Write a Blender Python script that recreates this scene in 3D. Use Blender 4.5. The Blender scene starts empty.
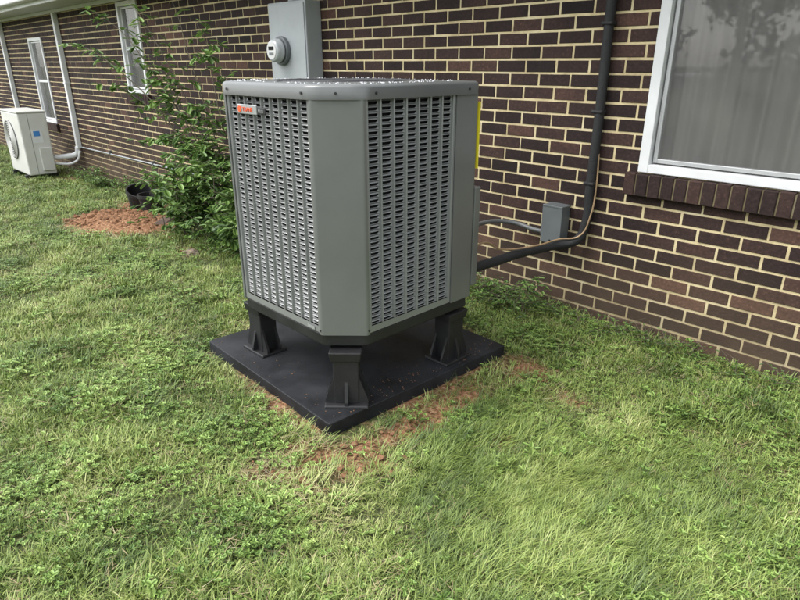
import bpy, math, random
import numpy as np
from mathutils import Vector, Matrix, noise
random.seed(7); rng=np.random.default_rng(7)
S=bpy.context.scene
R=math.radians
WY=3.283
# ------------------------------------------------------------ materials
def mat(name):
    m=bpy.data.materials.new(name); m.use_nodes=True
    nt=m.node_tree; b=nt.nodes['Principled BSDF']
    return m,nt,b
def N(nt,t,**k):
    n=nt.nodes.new(t)
    for a,v in k.items():
        if a.startswith('i_'): n.inputs[a[2:].replace('_',' ')].default_value=v
        else: setattr(n,a,v)
    return n
def ramp(nt,fac,stops):
    r=nt.nodes.new('ShaderNodeValToRGB'); nt.links.new(fac,r.inputs[0])
    e=r.color_ramp.elements
    while len(e)<len(stops): e.new(0.5)
    for el,(p,c) in zip(e,stops): el.position=p; el.color=(c[0],c[1],c[2],1) if len(c)==3 else c
    return r
def simple(name,col,rough=0.6,metal=0.0,var=0.15,scale=8,bump=0.0,bscale=60,spec=0.5,dirt=None):
    m,nt,b=mat(name)
    g=N(nt,'ShaderNodeNewGeometry')
    n=N(nt,'ShaderNodeTexNoise'); n.inputs['Scale'].default_value=scale; n.inputs['Detail'].default_value=6
    nt.links.new(g.outputs['Position'],n.inputs['Vector'])
    lo=[c*(1-var) for c in col]; hi=[min(1,c*(1+var)) for c in col]
    r=ramp(nt,n.outputs[0],[(0.3,lo),(0.7,hi)])
    nt.links.new(r.outputs[0],b.inputs['Base Color'])
    b.inputs['Roughness'].default_value=rough; b.inputs['Metallic'].default_value=metal
    b.inputs['Specular IOR Level'].default_value=spec
    if rough>0.1:
        rr=ramp(nt,n.outputs[0],[(0.3,[rough*0.85]*3),(0.7,[min(1,rough*1.15)]*3)])
        nt.links.new(rr.outputs[0],b.inputs['Roughness'])
    if bump>0:
        n2=N(nt,'ShaderNodeTexNoise'); n2.inputs['Scale'].default_value=bscale; n2.inputs['Detail'].default_value=4
        nt.links.new(g.outputs['Position'],n2.inputs['Vector'])
        bp=N(nt,'ShaderNodeBump'); bp.inputs['Strength'].default_value=bump; bp.inputs['Distance'].default_value=0.004
        nt.links.new(n2.outputs[0],bp.inputs['Height']); nt.links.new(bp.outputs[0],b.inputs['Normal'])
    return m
# ------------------------------------------------------------ helpers
def link(o): S.collection.objects.link(o); return o
def mesh(name,v,f,m=None,parent=None,smooth=False,mi=None):
    me=bpy.data.meshes.new(name); me.from_pydata([tuple(p) for p in v],[],f); me.update()
    if m is not None:
        for x in (m if isinstance(m,list) else [m]): me.materials.append(x)
    if mi is not None: me.polygons.foreach_set('material_index',mi)
    if smooth: me.polygons.foreach_set('use_smooth',[True]*len(me.polygons))
    o=link(bpy.data.objects.new(name,me))
    if parent: o.parent=parent
    return o
def empty(name):
    e=bpy.data.objects.new(name,None); e.empty_display_size=0.1; return link(e)
def box(name,a,b,m,parent=None,bev=0.0,seg=2):
    x0,y0,z0=a; x1,y1,z1=b
    v=[(x0,y0,z0),(x1,y0,z0),(x1,y1,z0),(x0,y1,z0),(x0,y0,z1),(x1,y0,z1),(x1,y1,z1),(x0,y1,z1)]
    f=[(0,3,2,1),(4,5,6,7),(0,1,5,4),(1,2,6,5),(2,3,7,6),(3,0,4,7)]
    o=mesh(name,v,f,m,parent)
    if bev>0:
        md=o.modifiers.new('b','BEVEL'); md.width=bev; md.segments=seg; md.limit_method='ANGLE'
    return o
def tube(name,pts,r,m,parent=None,res=6,radii=None,poly=False):
    c=bpy.data.curves.new(name,'CURVE'); c.dimensions='3D'; c.bevel_depth=r; c.bevel_resolution=res; c.use_fill_caps=True
    if poly:
        s=c.splines.new('POLY'); s.points.add(len(pts)-1)
        for i,p in enumerate(pts): s.points[i].co=(*p,1); s.points[i].radius=radii[i] if radii else 1
    else:
        s=c.splines.new('BEZIER'); s.bezier_points.add(len(pts)-1); s.resolution_u=16
        for i,p in enumerate(pts):
            bp=s.bezier_points[i]; bp.co=p; bp.handle_left_type=bp.handle_right_type='AUTO'; bp.radius=radii[i] if radii else 1
    c.materials.append(m)
    o=link(bpy.data.objects.new(name,c))
    if parent: o.parent=parent
    return o
def fillet(poly,r,n=5):
    out=[]; L=len(poly)
    for i in range(L):
        p=Vector(poly[i]); a=Vector(poly[i-1]); b=Vector(poly[(i+1)%L])
        da=(a-p); db=(b-p); la=da.length; lb=db.length; da/=la; db/=lb
        t=min(r,la*0.45,lb*0.45)
        A=p+da*t; B=p+db*t
        for k in range(n+1):
            s=k/n; q=A*(1-s)**2+p*2*s*(1-s)+B*s*s; out.append((q.x,q.y))
    return out
def offset(poly,d):
    L=len(poly); out=[]
    for i in range(L):
        p=Vector(poly[i]); a=Vector(poly[i-1]); b=Vector(poly[(i+1)%L])
        e1=(p-a).normalized(); e2=(b-p).normalized()
        n1=Vector((e1.y,-e1.x)); n2=Vector((e2.y,-e2.x)); n=(n1+n2).normalized()
        out.append(tuple(p+n*d/max(0.3,n.dot(n1))))
    return out
def prism(name,poly,z0,z1,m,parent=None,bev=0,top=True,smooth=False):
    L=len(poly); v=[(x,y,z0) for x,y in poly]+[(x,y,z1) for x,y in poly]
    f=[(i,(i+1)%L,L+(i+1)%L,L+i) for i in range(L)]
    if top: f+= [tuple(range(L,2*L)),tuple(reversed(range(L)))]
    o=mesh(name,v,f,m,parent)
    if bev:
        md=o.modifiers.new('b','BEVEL'); md.width=bev; md.segments=2; md.limit_method='ANGLE'
    return o
def cyl(name,c,r,d,axis,m,parent=None,n=40,bev=0.0,r2=None):
    ax=Vector(axis).normalized(); q=ax.to_track_quat('Z','Y'); r2=r if r2 is None else r2
    v=[];
    for k,(rr,dd) in enumerate(((r,0),(r2,d))):
        for i in range(n):
            a=2*math.pi*i/n; v.append(Vector(c)+q@Vector((rr*math.cos(a),rr*math.sin(a),dd)))
    f=[(i,(i+1)%n,n+(i+1)%n,n+i) for i in range(n)]+[tuple(range(n,2*n)),tuple(reversed(range(n)))]
    o=mesh(name,v,f,m,parent)
    if bev:
        md=o.modifiers.new('b','BEVEL'); md.width=bev; md.segments=3; md.limit_method='ANGLE'
    return o
def torus(name,c,R1,r,m,parent=None,axis='Z',n=64,k=8):
    v=[];f=[]
    for i in range(n):
        a=2*math.pi*i/n
        for j in range(k):
            b=2*math.pi*j/k; rr=R1+r*math.cos(b); p=(rr*math.cos(a),rr*math.sin(a),r*math.sin(b))
            if axis=='Y': p=(p[0],p[2],p[1])
            v.append((c[0]+p[0],c[1]+p[1],c[2]+p[2]))
            f.append((i*k+j,((i+1)%n)*k+j,((i+1)%n)*k+(j+1)%k,i*k+(j+1)%k))
    return mesh(name,v,f,m,parent,smooth=True)
def sst(a,b,x):
    t=np.clip((x-a)/(b-a),0,1); return t*t*(3-2*t)
# ------------------------------------------------------------ camera
cam=bpy.data.cameras.new('Camera'); co=link(bpy.data.objects.new('Camera',cam))
cam.lens=27; cam.sensor_width=36; cam.clip_start=0.05; cam.clip_end=2000
co.location=(0,0,1.5); co.rotation_euler=(R(68.5),0,R(45.7)); S.camera=co
# ------------------------------------------------------------ world
w=bpy.data.worlds.new('World'); S.world=w; w.use_nodes=True; nt=w.node_tree
bg=nt.nodes['Background']; sky=nt.nodes.new('ShaderNodeTexSky'); sky.sky_type='NISHITA'; sky.sun_disc=False
sun_dir=Vector((-0.40,-0.62,1.15)).normalized()
el=math.asin(sun_dir.z); az=math.atan2(sun_dir.x,sun_dir.y)
sky.sun_elevation=el; sky.sun_rotation=az; sky.dust_density=2; sky.air_density=1.2
hs=nt.nodes.new('ShaderNodeHueSaturation'); hs.inputs['Saturation'].default_value=0.20
nt.links.new(sky.outputs[0],hs.inputs['Color']); nt.links.new(hs.outputs[0],bg.inputs[0]); bg.inputs[1].default_value=0.48
sl=bpy.data.lights.new('Sun','SUN'); sl.energy=2.3; sl.angle=R(35); sl.color=(1,0.975,0.93)
so=link(bpy.data.objects.new('Sun',sl)); so.rotation_euler=sun_dir.to_track_quat('Z','Y').to_euler()
S.view_settings.view_transform='Standard'; S.view_settings.look='None'; S.view_settings.exposure=0
# ------------------------------------------------------------ ground
PADC=[(-1.787,1.319),(-1.727,2.495),(-2.866,2.535),(-2.924,1.356)]
def fbm(x,y,s,seed=0):
    return np.array([noise.fractal(Vector((a*s+seed,b*s-seed,seed*1.7)),0.8,2.1,4) for a,b in zip(x,y)])
def gz(x,y):
    return -0.22*(1-sst(-11,-3.5,np.asarray(x,float)))
def clay(x,y):
    x=np.asarray(x,float);y=np.asarray(y,float)
    m=np.zeros_like(x)
    def blob(cx,cy,rx,ry,a,s):
        ca,sa=math.cos(a),math.sin(a); dx=x-cx;dy=y-cy
        u=(dx*ca+dy*sa)/rx; v=(-dx*sa+dy*ca)/ry
        return s*np.exp(-(u*u+v*v)**1.3)
    for b in [(-1.68,1.21,.30,.15,0.5,.64),(-1.52,1.38,.18,.20,0,0.55),(-1.61,1.80,.14,.58,0,.74),(-1.56,2.42,.26,.20,0,.64),(-1.25,2.35,.20,.12,0.4,.46),
              (-1.1,1.9,.35,.22,0.6,.34),(-2.2,1.28,.55,.06,0.03,.55),(-6.5,2.25,.85,.50,0.1,1.2),(-1.72,1.0,.30,.12,.5,.46),
              (-7.3,2.8,.6,.35,0,.7),(-4.9,2.2,.2,.15,0,.6),(-2.3,1.93,.62,.62,0,1.3),(-11,3.0,1.0,.4,0,.5)]:
        m=np.maximum(m,blob(*b))
    return m
def claymask(x,y): return clay(x,y)+fbm(x,y,5,7.7)*0.22+fbm(x,y,14,2.7)*0.16
xs=np.concatenate([-np.geomspace(400,17,22),np.arange(-16.5,2.6,0.045),np.geomspace(3,400,22)])
ys=np.concatenate([-np.geomspace(400,2.2,22),np.arange(-2.0,3.6,0.045),np.geomspace(4,400,20)])
X,Y=np.meshgrid(xs,ys); fx=X.ravel(); fy=Y.ravel()
near=(fx>-17)&(fx<3)&(fy>-2.3)&(fy<4)
h=gz(fx,fy); nz=np.zeros_like(fx); idx=np.where(near)[0]
nz[idx]=fbm(fx[idx],fy[idx],1.3,3.1)*0.012+fbm(fx[idx],fy[idx],9,1.1)*0.006
cl=np.zeros_like(fx); cl[idx]=claymask(fx[idx],fy[idx])
nzc=np.zeros_like(fx); nzc[idx]=fbm(fx[idx],fy[idx],22,4.2)
pil=np.exp(-(((fx+6.5)/.7)**2+((fy-2.25)/.36)**2)**1.5)
H=h+nz+np.clip(cl,0,1)*nzc*0.012+pil*(0.09+0.05*nzc)
inpad=(fx>-2.9)&(fx<-1.75)&(fy>1.34)&(fy<2.5); H[inpad]=-0.01
nx,ny=len(xs),len(ys)
I=np.arange(nx*ny).reshape(ny,nx)
F=np.stack([I[:-1,:-1],I[:-1,1:],I[1:,1:],I[1:,:-1]],-1).reshape(-1,4)
m_ground,nt,b=mat('soil_and_turf')
g=N(nt,'ShaderNodeNewGeometry'); at=N(nt,'ShaderNodeAttribute',attribute_name='clay')
n1=N(nt,'ShaderNodeTexNoise'); n1.inputs['Scale'].default_value=45; n1.inputs['Detail'].default_value=8
nt.links.new(g.outputs['Position'],n1.inputs['Vector'])
turf=ramp(nt,n1.outputs[0],[(0.35,(0.028,0.032,0.013)),(0.55,(0.065,0.078,0.028)),(0.75,(0.15,0.14,0.075))])
cly=ramp(nt,n1.outputs[0],[(0.3,(0.085,0.042,0.023)),(0.5,(0.20,0.102,0.053)),(0.72,(0.36,0.225,0.135))])
mr=N(nt,'ShaderNodeMapRange'); mr.inputs['From Min'].default_value=0.30; mr.inputs['From Max'].default_value=0.60
ad=N(nt,'ShaderNodeMath',operation='ADD'); sc=N(nt,'ShaderNodeMath',operation='MULTIPLY_ADD'); sc.inputs[1].default_value=0.5; sc.inputs[2].default_value=-0.25
nt.links.new(n1.outputs[0],sc.inputs[0]); nt.links.new(sc.outputs[0],ad.inputs[0]); nt.links.new(at.outputs['Fac'],ad.inputs[1]); nt.links.new(ad.outputs[0],mr.inputs['Value'])
mx=N(nt,'ShaderNodeMix',data_type='RGBA'); nt.links.new(mr.outputs[0],mx.inputs['Factor']); nt.links.new(turf.outputs[0],mx.inputs['A']); nt.links.new(cly.outputs[0],mx.inputs['B'])
nt.links.new(mx.outputs['Result'],b.inputs['Base Color']); b.inputs['Roughness'].default_value=0.95; b.inputs['Specular IOR Level'].default_value=0.15
bp=N(nt,'ShaderNodeBump'); bp.inputs['Strength'].default_value=0.9; bp.inputs['Distance'].default_value=0.012
nt.links.new(n1.outputs[0],bp.inputs['Height']); nt.links.new(bp.outputs[0],b.inputs['Normal'])
gr=mesh('ground',np.stack([fx,fy,H],-1).tolist(),F.tolist(),m_ground,smooth=True)
a=gr.data.attributes.new('clay','FLOAT','POINT'); a.data.foreach_set('value',cl.astype(np.float32))
# ------------------------------------------------------------ grass
def leafmat(name,stops,trans=0.3,rough=0.5,ws=0.9,amp=1.1):
    m,nt,b=mat(name)
    at=N(nt,'ShaderNodeAttribute',attribute_name='tint'); g=N(nt,'ShaderNodeNewGeometry')
    n=N(nt,'ShaderNodeTexNoise'); n.inputs['Scale'].default_value=ws; n.inputs['Detail'].default_value=3
    nt.links.new(g.outputs['Position'],n.inputs['Vector'])
    s0=N(nt,'ShaderNodeMath',operation='MULTIPLY_ADD'); s0.inputs[1].default_value=amp; s0.inputs[2].default_value=0.1-amp*.5
    s2=N(nt,'ShaderNodeMath',operation='ADD')
    nt.links.new(n.outputs[0],s0.inputs[0]); nt.links.new(s0.outputs[0],s2.inputs[0]); nt.links.new(at.outputs['Fac'],s2.inputs[1])
    r=ramp(nt,s2.outputs[0],stops)
    nt.links.new(r.outputs[0],b.inputs['Base Color']); b.inputs['Roughness'].default_value=rough; b.inputs['Specular IOR Level'].default_value=0.4
    if trans>0:
        t=N(nt,'ShaderNodeBsdfTranslucent'); nt.links.new(r.outputs[0],t.inputs[0])
        mxs=N(nt,'ShaderNodeMixShader'); mxs.inputs[0].default_value=trans
        nt.links.new(b.outputs[0],mxs.inputs[1]); nt.links.new(t.outputs[0],mxs.inputs[2])
        nt.links.new(mxs.outputs[0],nt.nodes['Material Output'].inputs['Surface'])
    return m
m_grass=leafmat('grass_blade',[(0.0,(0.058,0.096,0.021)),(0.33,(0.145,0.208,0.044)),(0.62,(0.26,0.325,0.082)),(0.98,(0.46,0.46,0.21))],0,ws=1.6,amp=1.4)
m_clover=leafmat('clover_leaf',[(0.0,(0.068,0.128,0.028)),(0.45,(0.172,0.275,0.058)),(0.98,(0.32,0.43,0.12))],0,0.42,ws=1.6,amp=1.2)
m_straw=leafmat('dry_clipping',[(0.1,(0.15,0.12,0.055)),(0.5,(0.32,0.27,0.14)),(0.95,(0.48,0.43,0.28))],0,0.7)
def blade(v,f,t,x,y,L,wd,az,lean,curl,tint,z0=0.0):
    d=Vector((math.cos(az),math.sin(az),0)); s=Vector((-math.sin(az),math.cos(az),0)); p=Vector((x,y,z0)); ang=lean; n=3; i0=len(v)
    for k in range(n):
        q=k/n; ww=wd*(1-q**1.8)*0.5+0.0003
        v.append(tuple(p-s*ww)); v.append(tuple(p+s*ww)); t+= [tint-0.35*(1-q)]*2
        st=L/n; p=p+(d*math.sin(ang)+Vector((0,0,1))*math.cos(ang))*st; ang+=curl/n
        if p.z<0.002: p.z=0.002
    v.append(tuple(p)); t.append(tint)
    for k in range(n-1): a=i0+2*k; f.append((a,a+1,a+3,a+2))
    f.append((i0+2*n-2,i0+2*n-1,i0+2*n))
variants=[]
NG=8
for q in range(NG):
    v=[];f=[];t=[]
    for i in range(14):
        az=random.uniform(0,6.28); rr=random.uniform(0,0.032)
        blade(v,f,t,rr*math.cos(az),rr*math.sin(az),random.uniform(0.022,0.072),random.uniform(0.0020,0.0046),az+random.uniform(-1.2,1.2),random.uniform(0.1,1.1),random.uniform(0.2,1.4),random.uniform(0.0,1))
    variants.append((v,f,t,0))
def roundleaf(v,f,t,c,d,L,W,tilt,tint,fold=0.25):
    d=Vector(d).normalized(); s=Vector((-d.y,d.x,0)).normalized(); up=Vector((0,0,1))
    d=(d*math.cos(tilt)+up*math.sin(tilt)).normalized(); nrm=s.cross(d)*-1
    prof=[(0,0),(0.25,.38),(0.6,.5),(0.88,.36),(1.0,.0)]
    i0=len(v); c=Vector(c)
    for a,b in prof:
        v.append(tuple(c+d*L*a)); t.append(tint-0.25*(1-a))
    for a,b in prof[1:4]:
        for sg in (-1,1): v.append(tuple(c+d*L*a+s*sg*W*b+nrm*abs(b)*W*fold)); t.append(tint)
    m=i0
    for sg in (0,1):
        f.append((m,m+1,m+5+sg)); f.append((m+1,m+2,m+7+sg,m+5+sg)); f.append((m+2,m+3,m+9+sg,m+7+sg)); f.append((m+3,m+4,m+9+sg))
for q in range(4): # clover
    v=[];f=[];t=[]
    for i in range(6):
        az=random.uniform(0,6.28); rr=random.uniform(0,0.06); x=rr*math.cos(az); y=rr*math.sin(az); hh=random.uniform(0.016,0.042)
        blade(v,f,t,x*0.5,y*0.5,hh*1.1,0.0015,az,0.4,0.1,0.2)
        a0=random.uniform(0,6.28); tl=random.uniform(-0.2,0.35); ti=random.uniform(0.1,1); sz=random.uniform(0.007,0.015)
        for k in range(3):
            aa=a0+k*2.094; roundleaf(v,f,t,(x,y,hh),(math.cos(aa),math.sin(aa),0),sz,sz*0.95,tl,ti,0.15)
    variants.append((v,f,t,1))
for q in range(2): # broadleaf weeds
    v=[];f=[];t=[]
    for i in range(7):
        az=i*0.9+random.uniform(-.3,.3); L=random.uniform(0.02,0.042)
        roundleaf(v,f,t,(0.004*math.cos(az),0.004*math.sin(az),random.uniform(0.004,0.03)),(math.cos(az),math.sin(az),0),L,L*random.uniform(.35,.6),random.uniform(0.1,0.8),random.uniform(0.1,.9),0.3)
    variants.append((v,f,t,1))
for q in range(3): # clippings
    v=[];f=[];t=[]
    for i in range(6):
        az=random.uniform(0,6.28)
        blade(v,f,t,random.uniform(-.05,.05),random.uniform(-.05,.05),random.uniform(0.03,0.08),random.uniform(0.0012,0.003),az,1.45,random.uniform(-0.2,.3),random.uniform(0.1,1),random.uniform(0.006,0.028))
    variants.append((v,f,t,2))
for q in range(2): # long fine lying grass
    v=[];f=[];t=[]
    for i in range(20):
        az=random.gauss(0.6,0.6)
        blade(v,f,t,random.uniform(-.04,.04),random.uniform(-.04,.04),random.uniform(0.05,0.11),random.uniform(0.0014,0.0026),az,random.uniform(0.5,1.1),random.uniform(0.5,1.0),random.uniform(-0.4,.7))
    variants.append((v,f,t,0))
pts=[]
Acell=0.5
cx=np.arange(-17,2.5,Acell); cy=np.arange(-2,3.26,Acell)
hv=np.array([-.716,.698]); rv=np.array([.698,.716])
for x in cx:
    for y in cy:
        c=np.array([x+.25,y+.25]); d=np.hypot(*c); fh=c@hv; r=c@rv
        vis=fh>0.6 and abs(r)<fh*0.72+0.7
        dn=2300*(2.6/max(d,2.6))**1.3 if vis else 250
        n=int(dn*Acell*Acell)
        pts.append(np.stack([x+rng.random(n)*Acell,y+rng.random(n)*Acell],-1))
P=np.concatenate(pts); x,y=P[:,0],P[:,1]
ok=(y<WY-0.015)
cm=claymask(x,y)
ok&= rng.random(len(x))>np.clip((cm-0.24)/0.46,0,0.90)
ok&= ~((x>-2.94)&(x<-1.71)&(y>1.30)&(y<2.55))
P=P[ok]; x,y=P[:,0],P[:,1]; n=len(x); cm=cm[ok]
pat=fbm(x,y,1.6,2.2)+0.5*fbm(x,y,6,8.2)+0.12*sst(-1.2,-2.4,x)
pc=np.clip(0.10+0.55*pat,0.03,0.36)
near_fine=np.exp(-(((x+0.75)/.55)**2+((y-1.7)/.55)**2))+0.6*np.exp(-(((x+1.2)/.4)**2+((y-1.6)/.4)**2))
u=rng.random(n)
ix=rng.integers(0,NG,n)
ix=np.where(rng.random(n)<pc,NG+rng.integers(0,4,n),ix)
ix=np.where((u>0.97),NG+4+rng.integers(0,2,n),ix)
ix=np.where((u>0.87)&(u<0.97),NG+6+rng.integers(0,3,n),ix)
ix=np.where((cm>0.3)&(rng.random(n)<0.35),NG+6+rng.integers(0,3,n),ix)
fine=(rng.random(n)<near_fine*0.7)|(rng.random(n)<0.03)
ix=np.where(fine,NG+9+rng.integers(0,2,n),ix)
d=np.hypot(x,y)
sclp=(0.65+0.65*rng.random(n))*(1+0.5*fbm(x,y,2.5,5.5))*(0.88+0.05*np.clip(d-2,0,12))*(1-0.3*np.clip(cm,0,1))
sclp=np.clip(sclp,.35,1.7)
wallb=sst(WY-0.25,WY-0.02,y); sclp*=1+0.4*wallb*rng.random(n)
edge=((x>-3.0)&(x<-1.65)&(y>1.24)&(y<2.6)); sclp[edge]*=0.85
zz=gz(x,y)+fbm(x,y,1.3,3.1)*0.012-0.002
rz=rng.random(n)*6.28; fi=ix>=NG+9; rz[fi]=rng.normal(0.3,0.8,fi.sum())
rnd=rng.random(n)+0.6*fbm(x,y,4,6.6)
VV=[];LI=[];LS=[];TT=[];MI=[];nv=0
for k,(v,f,t,mi) in enumerate(variants):
    s_=np.where(ix==k)[0]
    if len(s_)==0: continue
    va=np.array(v); tt=np.array(t); ca=np.cos(rz[s_])[:,None]; sa=np.sin(rz[s_])[:,None]; sc_=sclp[s_][:,None]
    px=(va[None,:,0]*ca-va[None,:,1]*sa)*sc_+x[s_][:,None]; py=(va[None,:,0]*sa+va[None,:,1]*ca)*sc_+y[s_][:,None]; pz=va[None,:,2]*sc_+zz[s_][:,None]
    VV.append(np.stack([px,py,pz],-1).reshape(-1,3).astype(np.float32))
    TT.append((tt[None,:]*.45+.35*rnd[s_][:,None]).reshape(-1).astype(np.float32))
    fl=np.concatenate([np.array(q) for q in f]); ln=np.array([len(q) for q in f])
    LI.append((fl[None,:]+(nv+np.arange(len(s_))*len(v))[:,None]).reshape(-1)); LS.append(np.tile(ln,len(s_))); MI.append(np.full(len(f)*len(s_),mi)); nv+=len(v)*len(s_)
VV=np.concatenate(VV);LI=np.concatenate(LI).astype(np.int32);LS=np.concatenate(LS).astype(np.int32);TT=np.concatenate(TT);MI=np.concatenate(MI).astype(np.int32)
me=bpy.data.meshes.new('grass'); me.vertices.add(len(VV)); me.vertices.foreach_set('co',VV.ravel()); me.loops.add(len(LI)); me.loops.foreach_set('vertex_index',LI)
me.polygons.add(len(LS)); me.polygons.foreach_set('loop_start',np.concatenate([[0],np.cumsum(LS)[:-1]]).astype(np.int32))
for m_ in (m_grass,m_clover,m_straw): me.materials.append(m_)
me.polygons.foreach_set('material_index',MI); me.polygons.foreach_set('use_smooth',np.ones(len(LS),bool)); me.update(calc_edges=True)
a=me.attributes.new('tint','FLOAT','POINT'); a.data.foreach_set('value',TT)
link(bpy.data.objects.new('grass',me))
print('grass clumps',n,'faces',len(LS))
# ------------------------------------------------------------ brick house
house=empty('brick_house')
m_brick,nt,b=mat('dark_brick')
at=N(nt,'ShaderNodeAttribute',attribute_name='tint'); g=N(nt,'ShaderNodeNewGeometry')
n1=N(nt,'ShaderNodeTexNoise'); n1.inputs['Scale'].default_value=70; n1.inputs['Detail'].default_value=6
n2=N(nt,'ShaderNodeTexNoise'); n2.inputs['Scale'].default_value=1.7; n2.inputs['Detail'].default_value=5
for n_ in (n1,n2): nt.links.new(g.outputs['Position'],n_.inputs['Vector'])
base=ramp(nt,at.outputs['Fac'],[(0.0,(0.019,0.012,0.012)),(0.45,(0.033,0.020,0.018)),(0.8,(0.055,0.031,0.026)),(1.0,(0.10,0.055,0.041))])
mul=N(nt,'ShaderNodeMix',data_type='RGBA',blend_type='MULTIPLY'); mul.inputs['Factor'].default_value=0.8
r1=ramp(nt,n1.outputs[0],[(0.3,(0.55,0.55,0.55)),(0.6,(1.0,1,1)),(0.75,(1.9,1.8,1.7))])
nt.links.new(base.outputs[0],mul.inputs['A']); nt.links.new(r1.outputs[0],mul.inputs['B'])
st=ramp(nt,n2.outputs[0],[(0.35,(0.75,0.75,0.78)),(0.65,(1.35,1.28,1.2))])
mul2=N(nt,'ShaderNodeMix',data_type='RGBA',blend_type='MULTIPLY'); mul2.inputs['Factor'].default_value=1
nt.links.new(mul.outputs['Result'],mul2.inputs['A']); nt.links.new(st.outputs[0],mul2.inputs['B'])
sep=N(nt,'ShaderNodeSeparateXYZ'); nt.links.new(g.outputs['Position'],sep.inputs[0])
lowz=N(nt,'ShaderNodeMapRange'); lowz.inputs['From Min'].default_value=0.6; lowz.inputs['From Max'].default_value=-0.05; nt.links.new(sep.outputs['Z'],lowz.inputs['Value'])
mm=N(nt,'ShaderNodeMath',operation='MULTIPLY'); nt.links.new(lowz.outputs[0],mm.inputs[0]); nt.links.new(n2.outputs[0],mm.inputs[1])
dirt=N(nt,'ShaderNodeMix',data_type='RGBA'); dirt.inputs['B'].default_value=(0.11,0.08,0.05,1)
nt.links.new(mm.outputs[0],dirt.inputs['Factor']); nt.links.new(mul2.outputs['Result'],dirt.inputs['A'])
nt.links.new(dirt.outputs['Result'],b.inputs['Base Color']); b.inputs['Roughness'].default_value=0.8; b.inputs['Specular IOR Level'].default_value=0.25
bp=N(nt,'ShaderNodeBump'); bp.inputs['Strength'].default_value=0.6; bp.inputs['Distance'].default_value=0.003
nt.links.new(n1.outputs[0],bp.inputs['Height']); nt.links.new(bp.outputs[0],b.inputs['Normal'])
def mortar_mat(name,k):
    m_,nt,b=mat(name)
    g=N(nt,'ShaderNodeNewGeometry'); n1=N(nt,'ShaderNodeTexNoise'); n1.inputs['Scale'].default_value=6; n1.inputs['Detail'].default_value=9; n1.inputs['Roughness'].default_value=0.7
    nt.links.new(g.outputs['Position'],n1.inputs['Vector'])
    r1=ramp(nt,n1.outputs[0],[(0.3,(0.34*k,0.27*k,0.155*k)),(0.5,(0.57*k,0.475*k,0.28*k)),(0.7,(0.66*k,0.58*k,0.39*k))])
    sep=N(nt,'ShaderNodeSeparateXYZ'); nt.links.new(g.outputs['Position'],sep.inputs[0])
    lowz=N(nt,'ShaderNodeMapRange'); lowz.inputs['From Min'].default_value=0.35; lowz.inputs['From Max'].default_value=-0.05; nt.links.new(sep.outputs['Z'],lowz.inputs['Value'])
    mm=N(nt,'ShaderNodeMath',operation='MULTIPLY'); mm.inputs[1].default_value=0.7; nt.links.new(lowz.outputs[0],mm.inputs[0])
    dirt=N(nt,'ShaderNodeMix',data_type='RGBA'); dirt.inputs['B'].default_value=(0.20,0.15,0.09,1)
    nt.links.new(mm.outputs[0],dirt.inputs['Factor']); nt.links.new(r1.outputs[0],dirt.inputs['A']); nt.links.new(dirt.outputs['Result'],b.inputs['Base Color'])
    b.inputs['Roughness'].default_value=0.95; b.inputs['Specular IOR Level'].default_value=0.1
    n2=N(nt,'ShaderNodeTexNoise'); n2.inputs['Scale'].default_value=180; nt.links.new(g.outputs['Position'],n2.inputs['Vector'])
    bp=N(nt,'ShaderNodeBump'); bp.inputs['Strength'].default_value=0.5; bp.inputs['Distance'].default_value=0.003; nt.links.new(n2.outputs[0],bp.inputs['Height']); nt.links.new(bp.outputs[0],b.inputs['Normal'])
    return m_
m_mortar=mortar_mat('mortar',1.0); m_mortar2=mortar_mat('stained_mortar',.30)
SOF=2.27
CH=0.0762; BL=0.213; MJ=0.0135
Z0=-0.5334
W1=(-12.55,-11.80,Z0+14*CH,Z0+32*CH); W2=(-8.45,-7.83,Z0+22*CH,SOF-0.06); W3=(-1.475,-0.15,Z0+19*CH+0.03,2.12)
openings=[W1,W2,W3]
XL,XR=-24.0,3.0
V=[];Fc=[];T=[]
def addbrick(x0,x1,z0,z1,yf,t,dep=0.03,ch=0.0022):
    i=len(V); j=lambda: random.uniform(-.0008,.0008)
    V.extend([(x0,yf+dep,z0),(x1,yf+dep,z0),(x1,yf+dep,z1),(x0,yf+dep,z1)])
    V.extend([(x0,yf+ch,z0),(x1,yf+ch,z0),(x1,yf+ch,z1),(x0,yf+ch,z1)])
    V.extend([(x0+ch+j(),yf,z0+ch+j()),(x1-ch+j(),yf,z0+ch+j()),(x1-ch+j(),yf,z1-ch+j()),(x0+ch+j(),yf,z1-ch+j())])
    for a,b_ in ((0,4),(4,8)):
        for k in range(4):
            k2=(k+1)%4; Fc.append((i+a+k,i+a+k2,i+b_+k2,i+b_+k))
    Fc.append((i+8,i+9,i+10,i+11)); T.extend([t]*12)
row=0; z=Z0
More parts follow.
